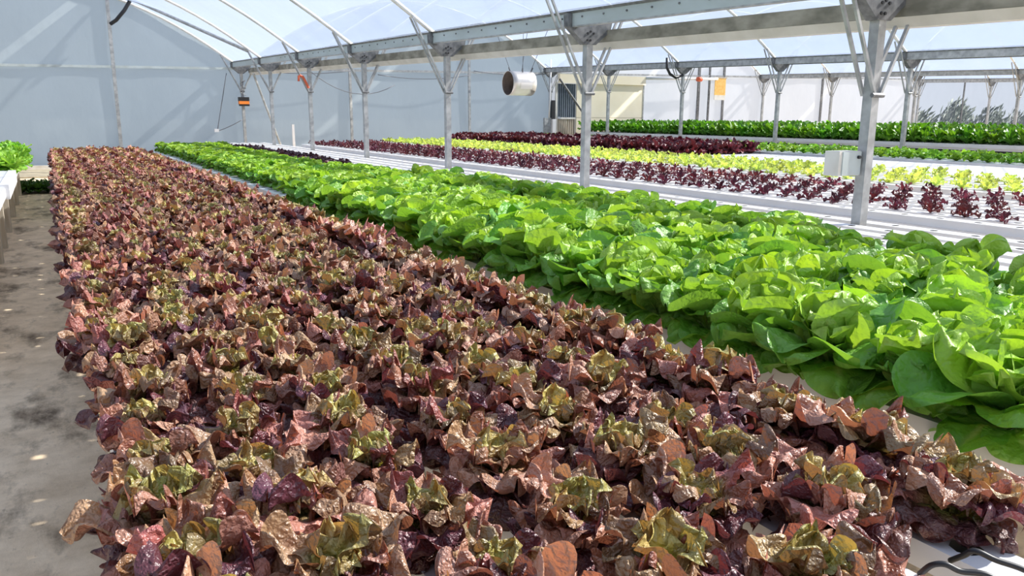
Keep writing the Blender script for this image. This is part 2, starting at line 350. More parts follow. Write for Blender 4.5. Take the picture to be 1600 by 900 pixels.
# end-wall members
def wall_rail_z(X): return 3.07 + .0165 * X
for bay in range(5):
    x0, x1 = ROWX[bay], ROWX[bay + 1]
    o = MB().bar((x0, YW - .0, wall_rail_z(x0)), (x1, YW - .0, wall_rail_z(x1)), .05, .075).build('wall_rail', 'galv' if bay else 'rail')
    tag(o, 'horizontal metal rail across the end wall of the %s span' % ORD[bay], 'rail', 'end wall rails')
for X, w, d in ((-2.3, .1, 'left of the red bed'), (2.03, .1, 'behind the red lettuce bed'), (9.62, .09, 'behind the white stake'), (14.4, .09, 'left of the hanging fan'),
             (26.2, .14, 'left of the amber sheet'), (26.85, .09, 'just beside the amber sheet'), (27.75, .11, 'right under the amber sheet edge'), (34.6, .12, 'right of the third post row'), (46.9, .09, 'in the clear end wall')):
    bay = [i for i in range(5) if ROWX[i] <= X < ROWX[i + 1]][0]
    zt = roof_z(bay, X, YW) if X < 26 else wall_rail_z(X) + .45
    o = MB().box(X - w / 2, X + w / 2, YW - .03, YW + .025, 0, zt).build('wall_post', 'galv' if X < 20 else 'galv_dark')
    tag(o, 'upright steel end wall post %s' % d, 'post', 'end wall posts')

# ------------------------------------------------------------------ growing benches with white channels
HP = .335
_chan = {}
def channel_mesh(width, n, depth=.06, hole=.033, hp=HP):
    key = (width, n, depth, hole, hp)
    if key in _chan: return _chan[key]
    m = MB(); w = width / 2
    for s in range(n):
        y0, y1 = s * hp, (s + 1) * hp; yc = (y0 + y1) / 2; h = hp / 2
        outer = [(w, yc), (w, y1), (0, y1), (-w, y1), (-w, yc), (-w, y0), (0, y0), (w, y0)]
        ring = [(hole * math.cos(k * math.pi / 4), yc + hole * math.sin(k * math.pi / 4)) for k in range(8)]
        V = [(x, y, 0) for x, y in outer] + [(x, y, 0) for x, y in ring] + [(x, y, -depth * .8) for x, y in ring]
        F = [(k, (k + 1) % 8, 8 + (k + 1) % 8, 8 + k) for k in range(8)] + [(8 + k, 8 + (k + 1) % 8, 16 + (k + 1) % 8, 16 + k) for k in range(8)] + [tuple(range(16, 24))]
        m.add(V, F)
    L = n * hp
    m.add([(-w, 0, 0), (-w, L, 0), (-w, L, -depth), (-w, 0, -depth)], [(0, 1, 2, 3)])
    m.add([(w, 0, 0), (w, L, 0), (w, L, -depth), (w, 0, -depth)], [(3, 2, 1, 0)])
    m.add([(-w, 0, 0), (w, 0, 0), (w, 0, -depth), (-w, 0, -depth)], [(0, 1, 2, 3)])
    m.add([(-w, L, 0), (w, L, 0), (w, L, -depth), (-w, L, -depth)], [(3, 2, 1, 0)])
    m.add([(-w, 0, -depth), (w, 0, -depth), (w, L, -depth), (-w, L, -depth)], [(3, 2, 1, 0)])
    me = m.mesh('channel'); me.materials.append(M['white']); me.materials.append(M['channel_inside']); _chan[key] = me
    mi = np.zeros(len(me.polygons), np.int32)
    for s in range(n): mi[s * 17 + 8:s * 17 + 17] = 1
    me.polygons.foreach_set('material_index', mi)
    return me
def bench(x0, x1, y0, y1, z, label, xs, width=.18, depth=.06, hp=HP, leg_xs=None, stagger=True, holes=True, leg_step=2.0, legmat='timber'):
    e = empty('growing_bench', (0, 0, 0), label, 'bench', 'growing benches')
    n = int((y1 - y0) / hp) - 1
    me = channel_mesh(width, n, depth, .033 if holes else .02, hp)
    for i, X in enumerate(xs):
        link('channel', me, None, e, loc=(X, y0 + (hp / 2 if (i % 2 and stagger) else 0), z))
    MB().box(x0, x0 + .04, y0, y1, z - depth - .05, z - depth + .0).build('edge_beam', 'white', e)
    MB().box(x1 - .04, x1, y0, y1, z - depth - .05, z - depth + .0).build('edge_beam', 'white', e)
    Y = y0 + .25
    while Y < y1:
        MB().box(x0, x1, Y - .025, Y + .025, z - depth - .10, z - depth - .05).build('cross_beam', legmat, e)
        for lx in (x0 + .03, x1 - .03):
            MB().box(lx - .03, lx + .03, Y - .03, Y + .03, 0, z - depth - .10).build('leg', legmat, e)
        Y += leg_step
    return e
RX = [.13 + .24 * i for i in range(7)]
GX = [2.27 + .285 * i for i in range(6)]
WX = [4.30 + .28 * i for i in range(7)]           # empty channels: 4.30 .. 5.98
bench(.07, 1.68, .45, 20.3, ZB, 'long white channel bench under the red lettuce bed', RX, .12, .06, .25)
bench(2.2, 4.15, .6, 21.8, ZB, 'long white channel bench under the green butterhead lettuce', GX + [3.97], .19, .075, .3)
bench(4.22, 6.12, .9, 27.3, ZB, 'empty white channel bench with round holes beside the nearest posts', [x for x in WX if x != 5.98] + [6.03], .155, .06)
bench(6.55, 8.95, 2.6, 24.6, ZB + .02, 'white channel bench carrying the small dark red seedlings', [6.68 + .285 * i for i in range(8)], .17, .07)
bench(9.45, 12.0, 4.2, 26.2, ZB + .02, 'white channel bench carrying the small lime seedlings', [9.58 + .285 * i for i in range(9)], .17, .08)
bench(12.15, 14.9, 6.4, 26.6, ZB + .01, 'white channel bench under the tall dark red lettuce', [12.3 + .28 * i for i in range(10)], .22, .07)
bench(15.1, 17.75, 7.4, 27, ZB + .05, 'white channel bench carrying the young green lettuce', [15.25 + .28 * i for i in range(9)], .22, .08)
BEN = bench(18.75, 24.1, 9, 27.4, 1.07, 'raised white bench under the dense green crop behind the second posts', [18.87 + .4 * i for i in range(14)], .3, .09)
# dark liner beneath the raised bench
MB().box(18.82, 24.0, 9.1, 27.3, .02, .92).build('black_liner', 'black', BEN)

# left bench with cross ribs on pale timber legs
e = empty('left_bench', (0, 0, 0), 'white ribbed bench on timber legs at the left of the aisle', 'bench')
def ribbed(y0, y1, z, xr, par):
    MB().box(-1.9, xr, y0, y1, z - .12, z - .02).build('tray', 'white', par)
    Y = y0 + .04
    while Y < y1 - .05:
        MB().box(-1.88, xr - .012, Y, Y + .10, z - .02, z).build('rib', 'white', par); Y += .19
ribbed(6.0, 11.6, ZB - .01, -.50, e)
MB().box(-.56, -.46, 11.6, 14.6, ZB - .16, ZB + .02).build('end_board', 'white', e)
ribbed(11.7, 20.8, ZB + .01, -.47, e)
for Y in (7.0, 8.2, 9.4, 10.6, 11.8, 13.4, 15.4, 17.4, 19.4):
    MB().box(-.66, -.56, Y - .06, Y + .06, 0, ZB - .13).build('leg', 'timber', e)

# ------------------------------------------------------------------ leaves and plants
def leaf_geo(nu, nv, L, W, a0, a1, p=1.0, cup=.3, ruf=.012, kf=3, tipruf=.01, lobe=.1, ws=.25, uc=.6, seed=0, r0=.008, bl=0, cren=0):
    rg = np.random.RandomState(seed)
    ph = rg.uniform(0, 6.28, 8)
    us = 1 - (1 - np.linspace(0, 1, nu + 1)) ** 1.55; vsx = np.linspace(-1, 1, nv + 1)
    ang = np.radians(a0 + (a1 - a0) * us ** p)
    r = np.zeros(nu + 1); z = np.zeros(nu + 1); r[0] = r0
    for i in range(nu):
        am = (ang[i] + ang[i + 1]) / 2; du = L * (us[i + 1] - us[i]); r[i + 1] = r[i] + du * math.cos(am); z[i + 1] = z[i] + du * math.sin(am)
    P = np.zeros((nu + 1, nv + 1, 3)); T = np.zeros((nu + 1, nv + 1)); E_ = np.zeros((nu + 1, nv + 1))
    for i, u in enumerate(us):
        if u < uc: s = u / uc; s = s * s * (3 - 2 * s); w = W * (ws + (1 - ws) * s)
        else: w = W * max(.12, (max(0.0, 1 - ((u - uc) / (1 - uc)) ** 2.3)) ** .48)
        for j, v in enumerate(vsx):
            sd = 1 if v > 0 else -1
            lw = w * (1 + lobe * abs(v) * math.sin(kf * 4.0 * u + ph[0] + sd * ph[1]) + cren * abs(v) * math.sin(26 * u + sd * ph[5]))
            e = abs(v)
            off = cup * w * v * v + ruf * (e ** 1.6) * math.sin(kf * 6.28 * u + ph[2] + sd * ph[3]) * min(1, u * 2) \
                + tipruf * max(0, (u - .5) * 2) * math.sin(v * 4.5 + ph[4]) + tipruf * .4 * u * math.sin(9 * u + 7 * v + ph[5]) \
                + bl * min(1, u * 2.5) * (1 - .5 * e) * math.sin(21 * u + ph[6] + 2 * v) * math.sin(6.5 * v + ph[7] + 3 * u)
            nx_, nz_ = -math.sin(ang[i]), math.cos(ang[i])
            P[i, j] = (r[i] + nx_ * off, lw * v * math.cos(cup * v * .5), z[i] + nz_ * off)
            T[i, j] = u; E_[i, j] = e
    F = [(i * (nv + 1) + j, (i + 1) * (nv + 1) + j, (i + 1) * (nv + 1) + j + 1, i * (nv + 1) + j + 1) for i in range(nu) for j in range(nv)]
    return P.reshape(-1, 3), np.array(F), T.ravel(), E_.ravel()
def lerp(a, b, t): return np.asarray(a) * (1 - t)[:, None] + np.asarray(b) * t[:, None]
def sst(x, a, b): t = np.clip((x - a) / (b - a), 0, 1); return t * t * (3 - 2 * t)
def col_red(T, E_, ring, rg):
    hue = rg.rand()
    heart = np.array((.40, .50, .07)); olive = np.array((.33, .24, .075))
    tips = [(.44, .21, .14), (.32, .12, .085), (.44, .25, .15), (.12, .035, .048), (.40, .17, .14), (.28, .13, .07)]
    tip = np.array(tips[rg.randint(len(tips))]); dark = np.array((.05, .016, .032))
    base = heart * (1 - .3 * ring) + olive * .3 * ring
    if ring > .75 and hue < .6: tip = tip * .25 + dark * .75  # purple outer leaves, darkened further so their colour deepens the shade between heads
    elif ring > .6 and hue < .25: tip = tip * .3 + dark * .7
    if ring < .2: tip = tip * .42 + np.array((.46, .48, .10)) * .58
    elif ring < .5 and hue < .5: tip = tip * .65 + np.array((.44, .37, .12)) * .35
    t = sst(T + .18 * E_, .30 - .18 * ring, .85 - .25 * ring)
    return lerp(base, tip, t)
def col_green(T, E_, ring, rg):
    h = rg.rand()
    heart = np.array((.45, .66, .08)); mid = np.array((.24, .50, .05)); out = np.array((.10, .30, .035))
    tip = heart * (1 - ring) + (mid * (1 - h * .4) + out * h * .4) * ring if ring < .6 else mid * .35 + out * .65
    base = np.array((.48, .60, .22))
    rib = np.clip(1 - E_ * 9, 0, 1) * (1 - sst(T, .45, .95))
    t = sst(T, .0, .35) * (1 - .75 * rib)
    return lerp(base, tip, t)
def flat_col(base, tip):
    def f(T, E_, ring, rg):
        k = .8 + .4 * rg.rand(); return lerp(np.array(base), np.array(tip) * k, sst(T, .05, .6))
    return f
def mesh_from(name, Vx, F, Cl, mat):
    me = bpy.data.meshes.new(name)
    me.vertices.add(len(Vx)); me.vertices.foreach_set('co', np.asarray(Vx, np.float32).ravel())
    F = np.asarray(F, np.int32); nf = len(F)
    me.loops.add(nf * 4); me.loops.foreach_set('vertex_index', F.ravel())
    me.polygons.add(nf); me.polygons.foreach_set('loop_start', np.arange(0, nf * 4, 4, dtype=np.int32)); me.polygons.foreach_set('loop_total', np.full(nf, 4, np.int32))
    me.polygons.foreach_set('use_smooth', np.ones(nf, bool))
    me.update(calc_edges=True)
    at = me.color_attributes.new('Col', 'FLOAT_COLOR', 'POINT')
    c4 = np.ones((len(Vx), 4), np.float32); c4[:, :3] = Cl; at.data.foreach_set('color', c4.ravel())
    me.materials.append(M[mat]); return me
class Kind:
    """a plant kind: rings of leaf shapes; every ring has leaf variants at several mesh densities"""
    def __init__(s, name, mat, colf, rings, nvar=5, seed=1):
        s.name = name; s.mat = mat; s.rings = rings; s.lib = {}; s.seed = seed; s.nvar = nvar; s.colf = colf
    def leaf(s, ring, var, dens):
        k = (ring, var, dens)
        if k not in s.lib:
            rd = s.rings[ring]; rg = np.random.RandomState(s.seed * 1000 + ring * 50 + var)
            j = lambda a, q: a * (1 + q * rg.uniform(-1, 1))
            nu, nv = {0: (20, 14), 1: (9, 6), 2: (6, 4), 3: (5, 2)}[dens]
            P, F, T, E_ = leaf_geo(nu, nv, j(rd['L'], .15), j(rd['W'], .18), j(rd['a0'], .08), rd['a1'] + rg.uniform(-14, 14), rd.get('p', 1), rd.get('cup', .3) + rd.get('cupj', .12) * rg.uniform(-1, 1), j(rd.get('ruf', .01), .3),
                                   rd.get('kf', 3) * rg.uniform(.8, 1.25), j(rd.get('tip', .01), .3), rd.get('lobe', .1), rd.get('ws', .25), rd.get('uc', .6), s.seed * 77 + ring * 13 + var, .008, rd.get('bl', 0) if dens < 2 else 0, rd.get('cren', 0) if dens == 0 else 0)
            s.lib[k] = (P, F, s.colf(T, E_, rd['ring'], rg))
        return s.lib[k]
    def leaf_mesh(s, ring, var, dens=0):
        k = ('m', ring, var, dens)
        if k not in s.lib: s.lib[k] = mesh_from(s.name + '_leaf', *s.leaf(ring, var, dens), s.mat)
        return s.lib[k]
    def layout(s, seed):
        rg = random.Random(seed * 7919 + s.seed); out = []
        for ri, rd in enumerate(s.rings):
            n = rd['n']; ph = rg.uniform(0, 6.28)
            for i in range(n):
                out.append((ri, rg.randrange(s.nvar), ph + 6.283 * i / n + rg.uniform(-.3, .3), rg.uniform(-.14, .14), rg.uniform(.82, 1.15), rd.get('z', .0) + rg.uniform(-.006, .006)))
        return out
    def head_arrays(s, seed, dens, sc=1.0):
        Vs, Fs, Cs, n = [], [], [], 0
        for ri, var, az, tilt, k, z in s.layout(seed):
            P, F, Cl = s.leaf(ri, var, dens)
            Mx = np.array(Euler((0, tilt, az)).to_matrix())
            Vs.append((P * k) @ Mx.T * sc + np.array((0, 0, z * sc))); Fs.append(F + n); Cs.append(Cl); n += len(P)
        return np.concatenate(Vs), np.concatenate(Fs), np.concatenate(Cs)
    def head_mesh(s, seed, dens):
        k = ('h', seed, dens)
        if k not in s.lib: s.lib[k] = mesh_from(s.name, *s.head_arrays(seed, dens), s.mat)
        return s.lib[k]
def depth(x, y, z): return Vector((x, y, z - 1.66)).dot(cf)
def in_view(x, y, z, mar=40):
    v = Vector((x, y, z - 1.66)); d = v.dot(cf)
    if d < .15: return False
    px = 800 + 1240.6 * v.dot(cr) / d; py = 450 - 1240.6 * v.dot(cu) / d
    mr = mar + .2 * 1240 / d
    return -mr < px < 1600 + mr and -mr < py < 900 + mr
def in_frame(x, y, z):
    v = Vector((x, y, z - 1.66)); d = v.dot(cf)
    if d < .1: return False
    return 0 <= 800 + 1240.6 * v.dot(cr) / d <= 1600 and 0 <= 450 - 1240.6 * v.dot(cu) / d <= 900
def leaned(rot, edge_lean, p):
    """heads in an edge row lean out over the gap"""
    if not edge_lean or len(p) < 4 or p[3] not in edge_lean: return rot
    return (Matrix.Rotation(edge_lean[p[3]], 3, 'Y') @ Euler(rot).to_matrix()).to_euler()
def plant_out(kind, pts, labeler, cat, parts_depth, n_single=300, z=ZB, stuff_label=None, nvar_heads=6, seed=0, dens_mid=1, dens_far=2, scj=.1, jit=.02, lean=.08, size=None, mid_depth=6.0, edge_lean=None):
    rg = random.Random(seed + 11)
    pts = [p for p in pts if in_view(p[0], p[1], z + .1)]
    pts.sort(key=lambda p: depth(p[0], p[1], z))
    far = []; count = {}
    for i, p in enumerate(pts):
        x = p[0] + rg.uniform(-jit, jit); y = p[1] + rg.uniform(-jit, jit)
        sc = (p[2] if len(p) > 2 else 1.0) * rg.uniform(1 - scj, 1 + scj)
        rot = (rg.uniform(-lean, lean), rg.uniform(-lean, lean), rg.uniform(0, 6.28)); sd = rg.randrange(nvar_heads); d = depth(x, y, z)
        if i < n_single:
            what, rowname = labeler(p); c = p[3] if len(p) > 3 else 0
            if not in_frame(x, y, z + .1): lab = '%s cut by the frame in %s' % (what, rowname)
            else:
                q = count[c] = count.get(c, -1) + 1
                lab = '%s, %s from the camera in %s' % (what, ORD[q], rowname) if q < 20 else '%s far back in %s' % (what, rowname)
            grp = what + 's in ' + rowname
            if d < parts_depth:
                e = empty(kind.name, (x, y, z), lab, cat, grp); e.scale = (sc,) * 3; e.rotation_euler = leaned(rot, edge_lean, p)
                for ri, var, az, tilt, k, zz in kind.layout(1000 + i):
                    o = bpy.data.objects.new('leaf', kind.leaf_mesh(ri, var, 0)); C.objects.link(o); o.parent = e
                    o.rotation_euler = (0, tilt, az); o.scale = (k,) * 3; o.location = (0, 0, zz)
            else:
                o = bpy.data.objects.new(kind.name, kind.head_mesh(sd, dens_mid if d < mid_depth else dens_far)); C.objects.link(o)
                o.location = (x, y, z); o.scale = (sc,) * 3; o.rotation_euler = leaned(rot, edge_lean, p); tag(o, lab, cat, grp)
        else:
            V, F, Cl = kind.head_arrays(sd, dens_far if d < 12 else 3, sc)
            far.append((V @ np.array(Euler(rot).to_matrix()).T + np.array((x, y, z)), F, Cl * rg.uniform(.8, 1.2)))
    if far:
        n = 0; Fs = []
        for V, F, Cl in far: Fs.append(F + n); n += len(V)
        me = mesh_from(kind.name + '_mass', np.concatenate([f[0] for f in far]), np.concatenate(Fs), np.concatenate([f[2] for f in far]), kind.mat)
        o = bpy.data.objects.new(kind.name + '_mass', me); C.objects.link(o); tag(o, stuff_label, cat, kind='stuff')
    print(kind.name, len(pts), 'far', len(far))

# --- red oakleaf lettuce
K_red = Kind('red_lettuce', 'red_leaf', col_red, [
    dict(n=10, L=.155, W=.058, a0=46, a1=-46, cup=-.12, cupj=.4, ruf=.015, kf=2.0, tip=.016, lobe=.18, ring=1.0, ws=.25, uc=.52, z=.02, bl=.006, cren=.05),
    dict(n=10, L=.152, W=.050, a0=70, a1=-16, cup=-.12, cupj=.5, ruf=.016, kf=2.1, tip=.017, lobe=.20, ring=.7, ws=.22, uc=.52, z=.03, bl=.006, cren=.06),
    dict(n=10, L=.142, W=.040, a0=84, a1=12, cup=-.02, cupj=.5, ruf=.015, kf=2.2, tip=.016, lobe=.22, ring=.35, ws=.22, uc=.52, z=.035, bl=.005, cren=.06),
    dict(n=10, L=.112, W=.026, a0=90, a1=42, cup=.2, cupj=.4, ruf=.012, kf=2.2, tip=.014, lobe=.22, ring=.05, ws=.25, uc=.52, z=.045, bl=.004, cren=.06)], 10, 3)
pts = []
for i, X in enumerate(RX):
    for j in range(80):
        Y = .62 + .25 * j + (.125 if i % 2 else 0)
        if Y > 20.1: continue
        if X > 1.5 and Y < .70: continue
        if 1.2 < X < 1.5 and Y < .78: continue
        pts.append((X + {0: .015, 6: .04}.get(i, 0), Y, {0: 1.0, 6: 1.12}.get(i, 1.0), i))
RROW = ['the edge row along the aisle'] + ['the %s row from the aisle' % ORD[k] for k in range(1, 6)] + ['the edge row facing the green bed']
def lab_red(p): return 'red oakleaf lettuce', RROW[p[3]]
plant_out(K_red, pts, lab_red, 'lettuce', 3.0, 300, ZB, 'distant red-brown oakleaf lettuce heads filling the far end of the red bed', 8, 5, 1, 2, .12, .03, .14, edge_lean={0: -.06, 6: .18})
# --- green butterhead lettuce
K_grn = Kind('butterhead_lettuce', 'green_leaf', col_green, [
    dict(n=8, L=.205, W=.09, a0=60, a1=-55, cup=.12, cupj=.25, ruf=.016, kf=1.2, tip=.018, lobe=.05, ring=1.0, ws=.30, uc=.55, z=.02, bl=.006, cren=.02),
    dict(n=7, L=.250, W=.120, a0=74, a1=-6, cup=.28, cupj=.25, ruf=.016, kf=1.3, tip=.018, lobe=.05, ring=.7, ws=.30, uc=.55, z=.03, bl=.007, cren=.025),
    dict(n=7, L=.235, W=.105, a0=85, a1=34, cup=.45, cupj=.25, ruf=.014, kf=1.3, tip=.016, lobe=.05, ring=.35, ws=.32, uc=.55, z=.035, bl=.007, cren=.03),
    dict(n=6, L=.195, W=.080, a0=92, a1=88, cup=.70, cupj=.25, ruf=.013, kf=1.4, tip=.014, lobe=.05, ring=.05, ws=.35, uc=.55, z=.04)], 8, 8)
pts = []
for i, X in enumerate(GX + [3.97]):
    for j in range(27):
        Y = .80 + .29 * j + (.145 if i % 2 else 0)
        if i == 6 and Y < 3.4: continue
        if Y < 8.75: pts.append((X - (.03 if i == 0 else 0), Y, 1.06 if i == 0 else 1.0, i))
for i in range(6):
    for j in range(60):
        Y = 8.95 + .25 * j + (.12 if i % 2 else 0)
        if i > 4 and 12.2 < Y < 20.2: continue
        if Y < 21.6: pts.append((2.42 + .27 * i, Y, .74, i + 10))
GROW = ['the row facing the red bed'] + ['the %s row behind the red bed' % ORD[k] for k in range(1, 5)] + ['the row next to the back row', 'the back row beside the empty bench']
def lab_grn(p):
    if p[3] >= 10: return 'smaller far butterhead lettuce', 'bed row %s from the red bed' % ORD[p[3] - 10]
    return 'butterhead lettuce', GROW[p[3]]
plant_out(K_grn, pts, lab_grn, 'lettuce', 4.4, 300, ZB, 'distant small green butterhead lettuces near the end wall', 8, 9, 1, 2, .13, .03, .12, mid_depth=8, edge_lean={0: -.22, 10: -.12})
# --- strip of small dark red lettuce at the back of the green bench
K_strip = Kind('dark_lettuce', 'dark_leaf', flat_col((.05, .03, .02), (.09, .028, .035)), [
    dict(n=8, L=.11, W=.045, a0=45, a1=-10, cup=.4, ruf=.015, kf=2.5, tip=.014, lobe=.2, ring=1.0), dict(n=7, L=.11, W=.04, a0=72, a1=40, cup=.4, ruf=.015, kf=2.5, tip=.014, lobe=.2, ring=.4)], 4, 21)
plant_out(K_strip, [(X, 12.35 + .2 * j + o_, 1.55) for X, o_ in ((3.88, 0), (4.08, .1)) for j in range(39)], lambda p: ('small dark maroon lettuce', 'the narrow strip behind the green bed'), 'lettuce', 0, 300, ZB, '', 4, 3, 2, 2, jit=.03)
# --- dark red seedlings on the first raised bench
K_pur = Kind('red_seedling', 'dark_leaf', flat_col((.13, .04, .045), (.11, .02, .034)), [
    dict(n=5, L=.115, W=.026, a0=35, a1=-5, cup=.4, ruf=.016, kf=2.5, tip=.016, lobe=.35, ring=1.0, ws=.2, uc=.7), dict(n=4, L=.12, W=.026, a0=68, a1=30, cup=.4, ruf=.015, kf=2.5, tip=.014, lobe=.35, ring=.4, ws=.2, uc=.7)], 6, 31)
pts = []
for c in range(4):
    for j in range(64):
        Y = 3.05 + .335 * j + c * .02
        if Y < 24.2: pts.append((6.965 + .57 * c - (.0), Y, 1.0 + .1 * (Y > 8), c))
plant_out(K_pur, pts, lambda p: ('dark red seedling', 'the %s row of its bench' % ('front', 'second', 'third', 'back')[p[3]]), 'seedling', 0, 300, ZB + .02, 'tiny far dark red seedlings', 6, 4, 1, 2, .14, .02, .15, mid_depth=9)
# --- lime seedlings on the next bench
K_lime = Kind('lime_seedling', 'lime_leaf', flat_col((.60, .70, .26), (.62, .74, .22)), [
    dict(n=6, L=.105, W=.030, a0=35, a1=0, cup=.4, ruf=.017, kf=2.5, tip=.016, lobe=.3, ring=1.0, ws=.2, uc=.7), dict(n=5, L=.11, W=.03, a0=68, a1=35, cup=.4, ruf=.015, kf=2.5, tip=.014, lobe=.3, ring=.4, ws=.2, uc=.7)], 6, 41)
pts = []
for c in range(4):
    for j in range(64):
        Y = 4.5 + .335 * j
        if Y < 26: pts.append((9.865 + .57 * c, Y, 1.15 + .1 * (Y > 9), c))
plant_out(K_lime, pts, lambda p: ('lime green seedling', 'the %s row of its bench' % ('front', 'second', 'third', 'back')[p[3]]), 'seedling', 0, 300, ZB + .02, 'tiny far lime seedlings', 6, 6, 2, 2, .14, .02, .15)
# --- tall dark red lettuce bed in front of the end wall
K_dark = Kind('maroon_lettuce', 'dark_leaf', flat_col((.05, .03, .02), (.12, .025, .035)), [
    dict(n=11, L=.19, W=.036, a0=45, a1=-5, cup=.4, ruf=.02, kf=2.5, tip=.02, lobe=.25, ring=1.0), dict(n=12, L=.22, W=.034, a0=75, a1=45, cup=.4, ruf=.02, kf=2.5, tip=.02, lobe=.25, ring=.4)], 5, 51)
plant_out(K_dark, [(12.45 + .3 * i, 14.1 + .28 * j + (.14 if i % 2 else 0), 1.5, i) for i in range(9) for j in range(41)], lambda p: ('tall maroon lettuce', 'the %s row of the dark bed' % ORD[p[3]]), 'lettuce', 0, 300, ZB, 'far maroon lettuces of the dark bed', 5, 8, 2, 3, .12, .03)
# --- young green lettuce
K_young = Kind('young_lettuce', 'field_leaf', flat_col((.20, .36, .06), (.20, .40, .05)), [
    dict(n=7, L=.14, W=.055, a0=40, a1=-5, cup=.4, ruf=.02, kf=2, tip=.015, lobe=.1, ring=1.0), dict(n=6, L=.15, W=.05, a0=72, a1=35, cup=.45, ruf=.018, kf=2, tip=.014, lobe=.1, ring=.4)], 5, 61)
plant_out(K_young, [(15.53 + .56 * i, 7.7 + .335 * j + (.16 if i % 2 else 0), 1.15, i) for i in range(4) for j in range(57)], lambda p: ('young green lettuce', 'the %s row of its bench' % ('front', 'second', 'third', 'back')[p[3]]), 'lettuce', 0, 300, ZB + .05, 'far young green lettuces', 5, 10, 2, 3, .12, .03)
# --- dense green crop on the raised bench
K_dense = Kind('leafy_crop_plant', 'field_leaf', flat_col((.12, .26, .03), (.13, .33, .03)), [
    dict(n=12, L=.25, W=.042, a0=48, a1=0, cup=.4, ruf=.02, kf=2, tip=.02, lobe=.1, ring=1.0), dict(n=14, L=.33, W=.04, a0=76, a1=42, cup=.4, ruf=.02, kf=2, tip=.02, lobe=.1, ring=.4)], 5, 71)
plant_out(K_dense, [(18.95 + .4 * i, 9.2 + .34 * j + (.17 if i % 2 else 0), 1.2 , i) for i in range(13) for j in range(53)], lambda p: ('dark green leafy plant', 'the %s row of the raised bench' % ORD[p[3]]), 'leafy plant', 0, 300, 1.07, 'far dark green leafy plants of the dense bed', 5, 12, 2, 3, .12, .03)
# --- green bush crop on the left bench, low greens across the aisle end
K_left = Kind('basil_plant', 'field_leaf', flat_col((.25, .46, .07), (.28, .55, .07)), [
    dict(n=8, L=.17, W=.05, a0=35, a1=-35, cup=.35, ruf=.012, kf=2, tip=.012, lobe=.1, ring=1.0), dict(n=9, L=.22, W=.05, a0=62, a1=10, cup=.35, ruf=.012, kf=2, tip=.012, lobe=.1, ring=.6), dict(n=7, L=.26, W=.045, a0=80, a1=50, cup=.35, ruf=.012, kf=2, tip=.012, lobe=.1, ring=.3)], 5, 81)
plant_out(K_left, [(-.52 - .22 * i, 14.7 + .26 * j + (.13 if i % 2 else 0), 1.1, i) for i in range(4) for j in range(22)], lambda p: ('bright green bushy plant', 'the %s row of the left bench' % ORD[p[3]]), 'leafy plant', 0, 300, ZB, 'x', 5, 14, 1, 2, .12, .04, mid_depth=40)
K_low = Kind('low_green_plant', 'field_leaf', flat_col((.05, .12, .02), (.05, .13, .025)), [
    dict(n=9, L=.20, W=.04, a0=45, a1=0, cup=.3, ruf=.012, kf=2, tip=.012, lobe=.1, ring=1.0), dict(n=8, L=.24, W=.035, a0=75, a1=40, cup=.3, ruf=.012, kf=2, tip=.012, lobe=.1, ring=.4)], 4, 91)
plant_out(K_low, [(-.58 + .17 * i, 19.7 + .17 * j, 1.0) for i in range(5) for j in range(5)], lambda p: ('low dark green plant', 'the floor patch ending the aisle'), 'leafy plant', 0, 300, .02, 'x', 4, 15, 2, 2)

# ------------------------------------------------------------------ things on the walls and posts
def thing(mb, name, mat, label, cat, group=None, smooth=False):
    return tag(mb.build(name, mat, None, smooth), label, cat, group)
# soil strip and white sill at the foot of the end wall
thing(MB().box(-6, 5.6, 24.6, 27.9, 0, .035), 'soil_strip', 'soil', 'sandy soil strip on the floor before the end wall', 'soil')
thing(MB().box(-6.3, 18, 28.12, 28.24, .0, .13), 'sill_board', 'white_dirty', 'pale board along the foot of the end wall', 'board')
# circulation fan
FX, FY, FZ = 10.0, 17.0, 2.43
e = empty('circulation_fan', (FX, FY, FZ), 'round silver drum fan hanging from the roof before the end wall', 'fan')
m = MB(); n = 28; Lh = .32; ro = .285; ri = .276
prof = [(-Lh, ro), (-Lh * .55, ro), (.3 * Lh, ro), (Lh, ro), (Lh, ri), (-Lh, ri)]
V = [(x, r_ * math.cos(6.2832 * k / n), r_ * math.sin(6.2832 * k / n)) for x, r_ in prof for k in range(n)]
F = [(i * n + k, i * n + (k + 1) % n, ((i + 1) % 6) * n + (k + 1) % n, ((i + 1) % 6) * n + k) for i in range(6) for k in range(n)]
d = m.add(V, F).build('drum', 'metal_fan', e, True)
MB().add([(x, .274 * math.cos(6.2832 * k / n), .274 * math.sin(6.2832 * k / n)) for x in (-.318, .318) for k in range(n)], [(k, (k + 1) % n, n + (k + 1) % n, n + k) for k in range(n)]).build('inner_dark_ring', 'fan_in', e, True)  # extra dark ring inside the drum, its interior shade put into colour
MB().add([(.2, .27 * math.cos(6.2832 * k / n), .27 * math.sin(6.2832 * k / n)) for k in range(n)], [tuple(range(n))]).build('rear_guard', 'fan_in', e)
MB().tube([(.02, 0, 0), (.2, 0, 0)], .07, 12).build('motor', 'metal_fan', e, True)
MB().tube([(-.04, 0, 0), (.03, 0, 0)], .045, 10).build('hub', 'fan_in', e, True)
for k in range(5):
    a_ = k * 1.2566 + .4; m = MB(); V = []
    for r_, tw, w in ((.04, .7, .04), (.15, .5, .07), (.255, .35, .085)):
        for s_ in (-1, 1): V.append((s_ * w * math.sin(tw), r_ * math.cos(a_) - s_ * w * math.cos(tw) * math.sin(a_), r_ * math.sin(a_) + s_ * w * math.cos(tw) * math.cos(a_)))
    m.add(V, [(0, 1, 3, 2), (2, 3, 5, 4)]).build('blade', 'fan_in', e)
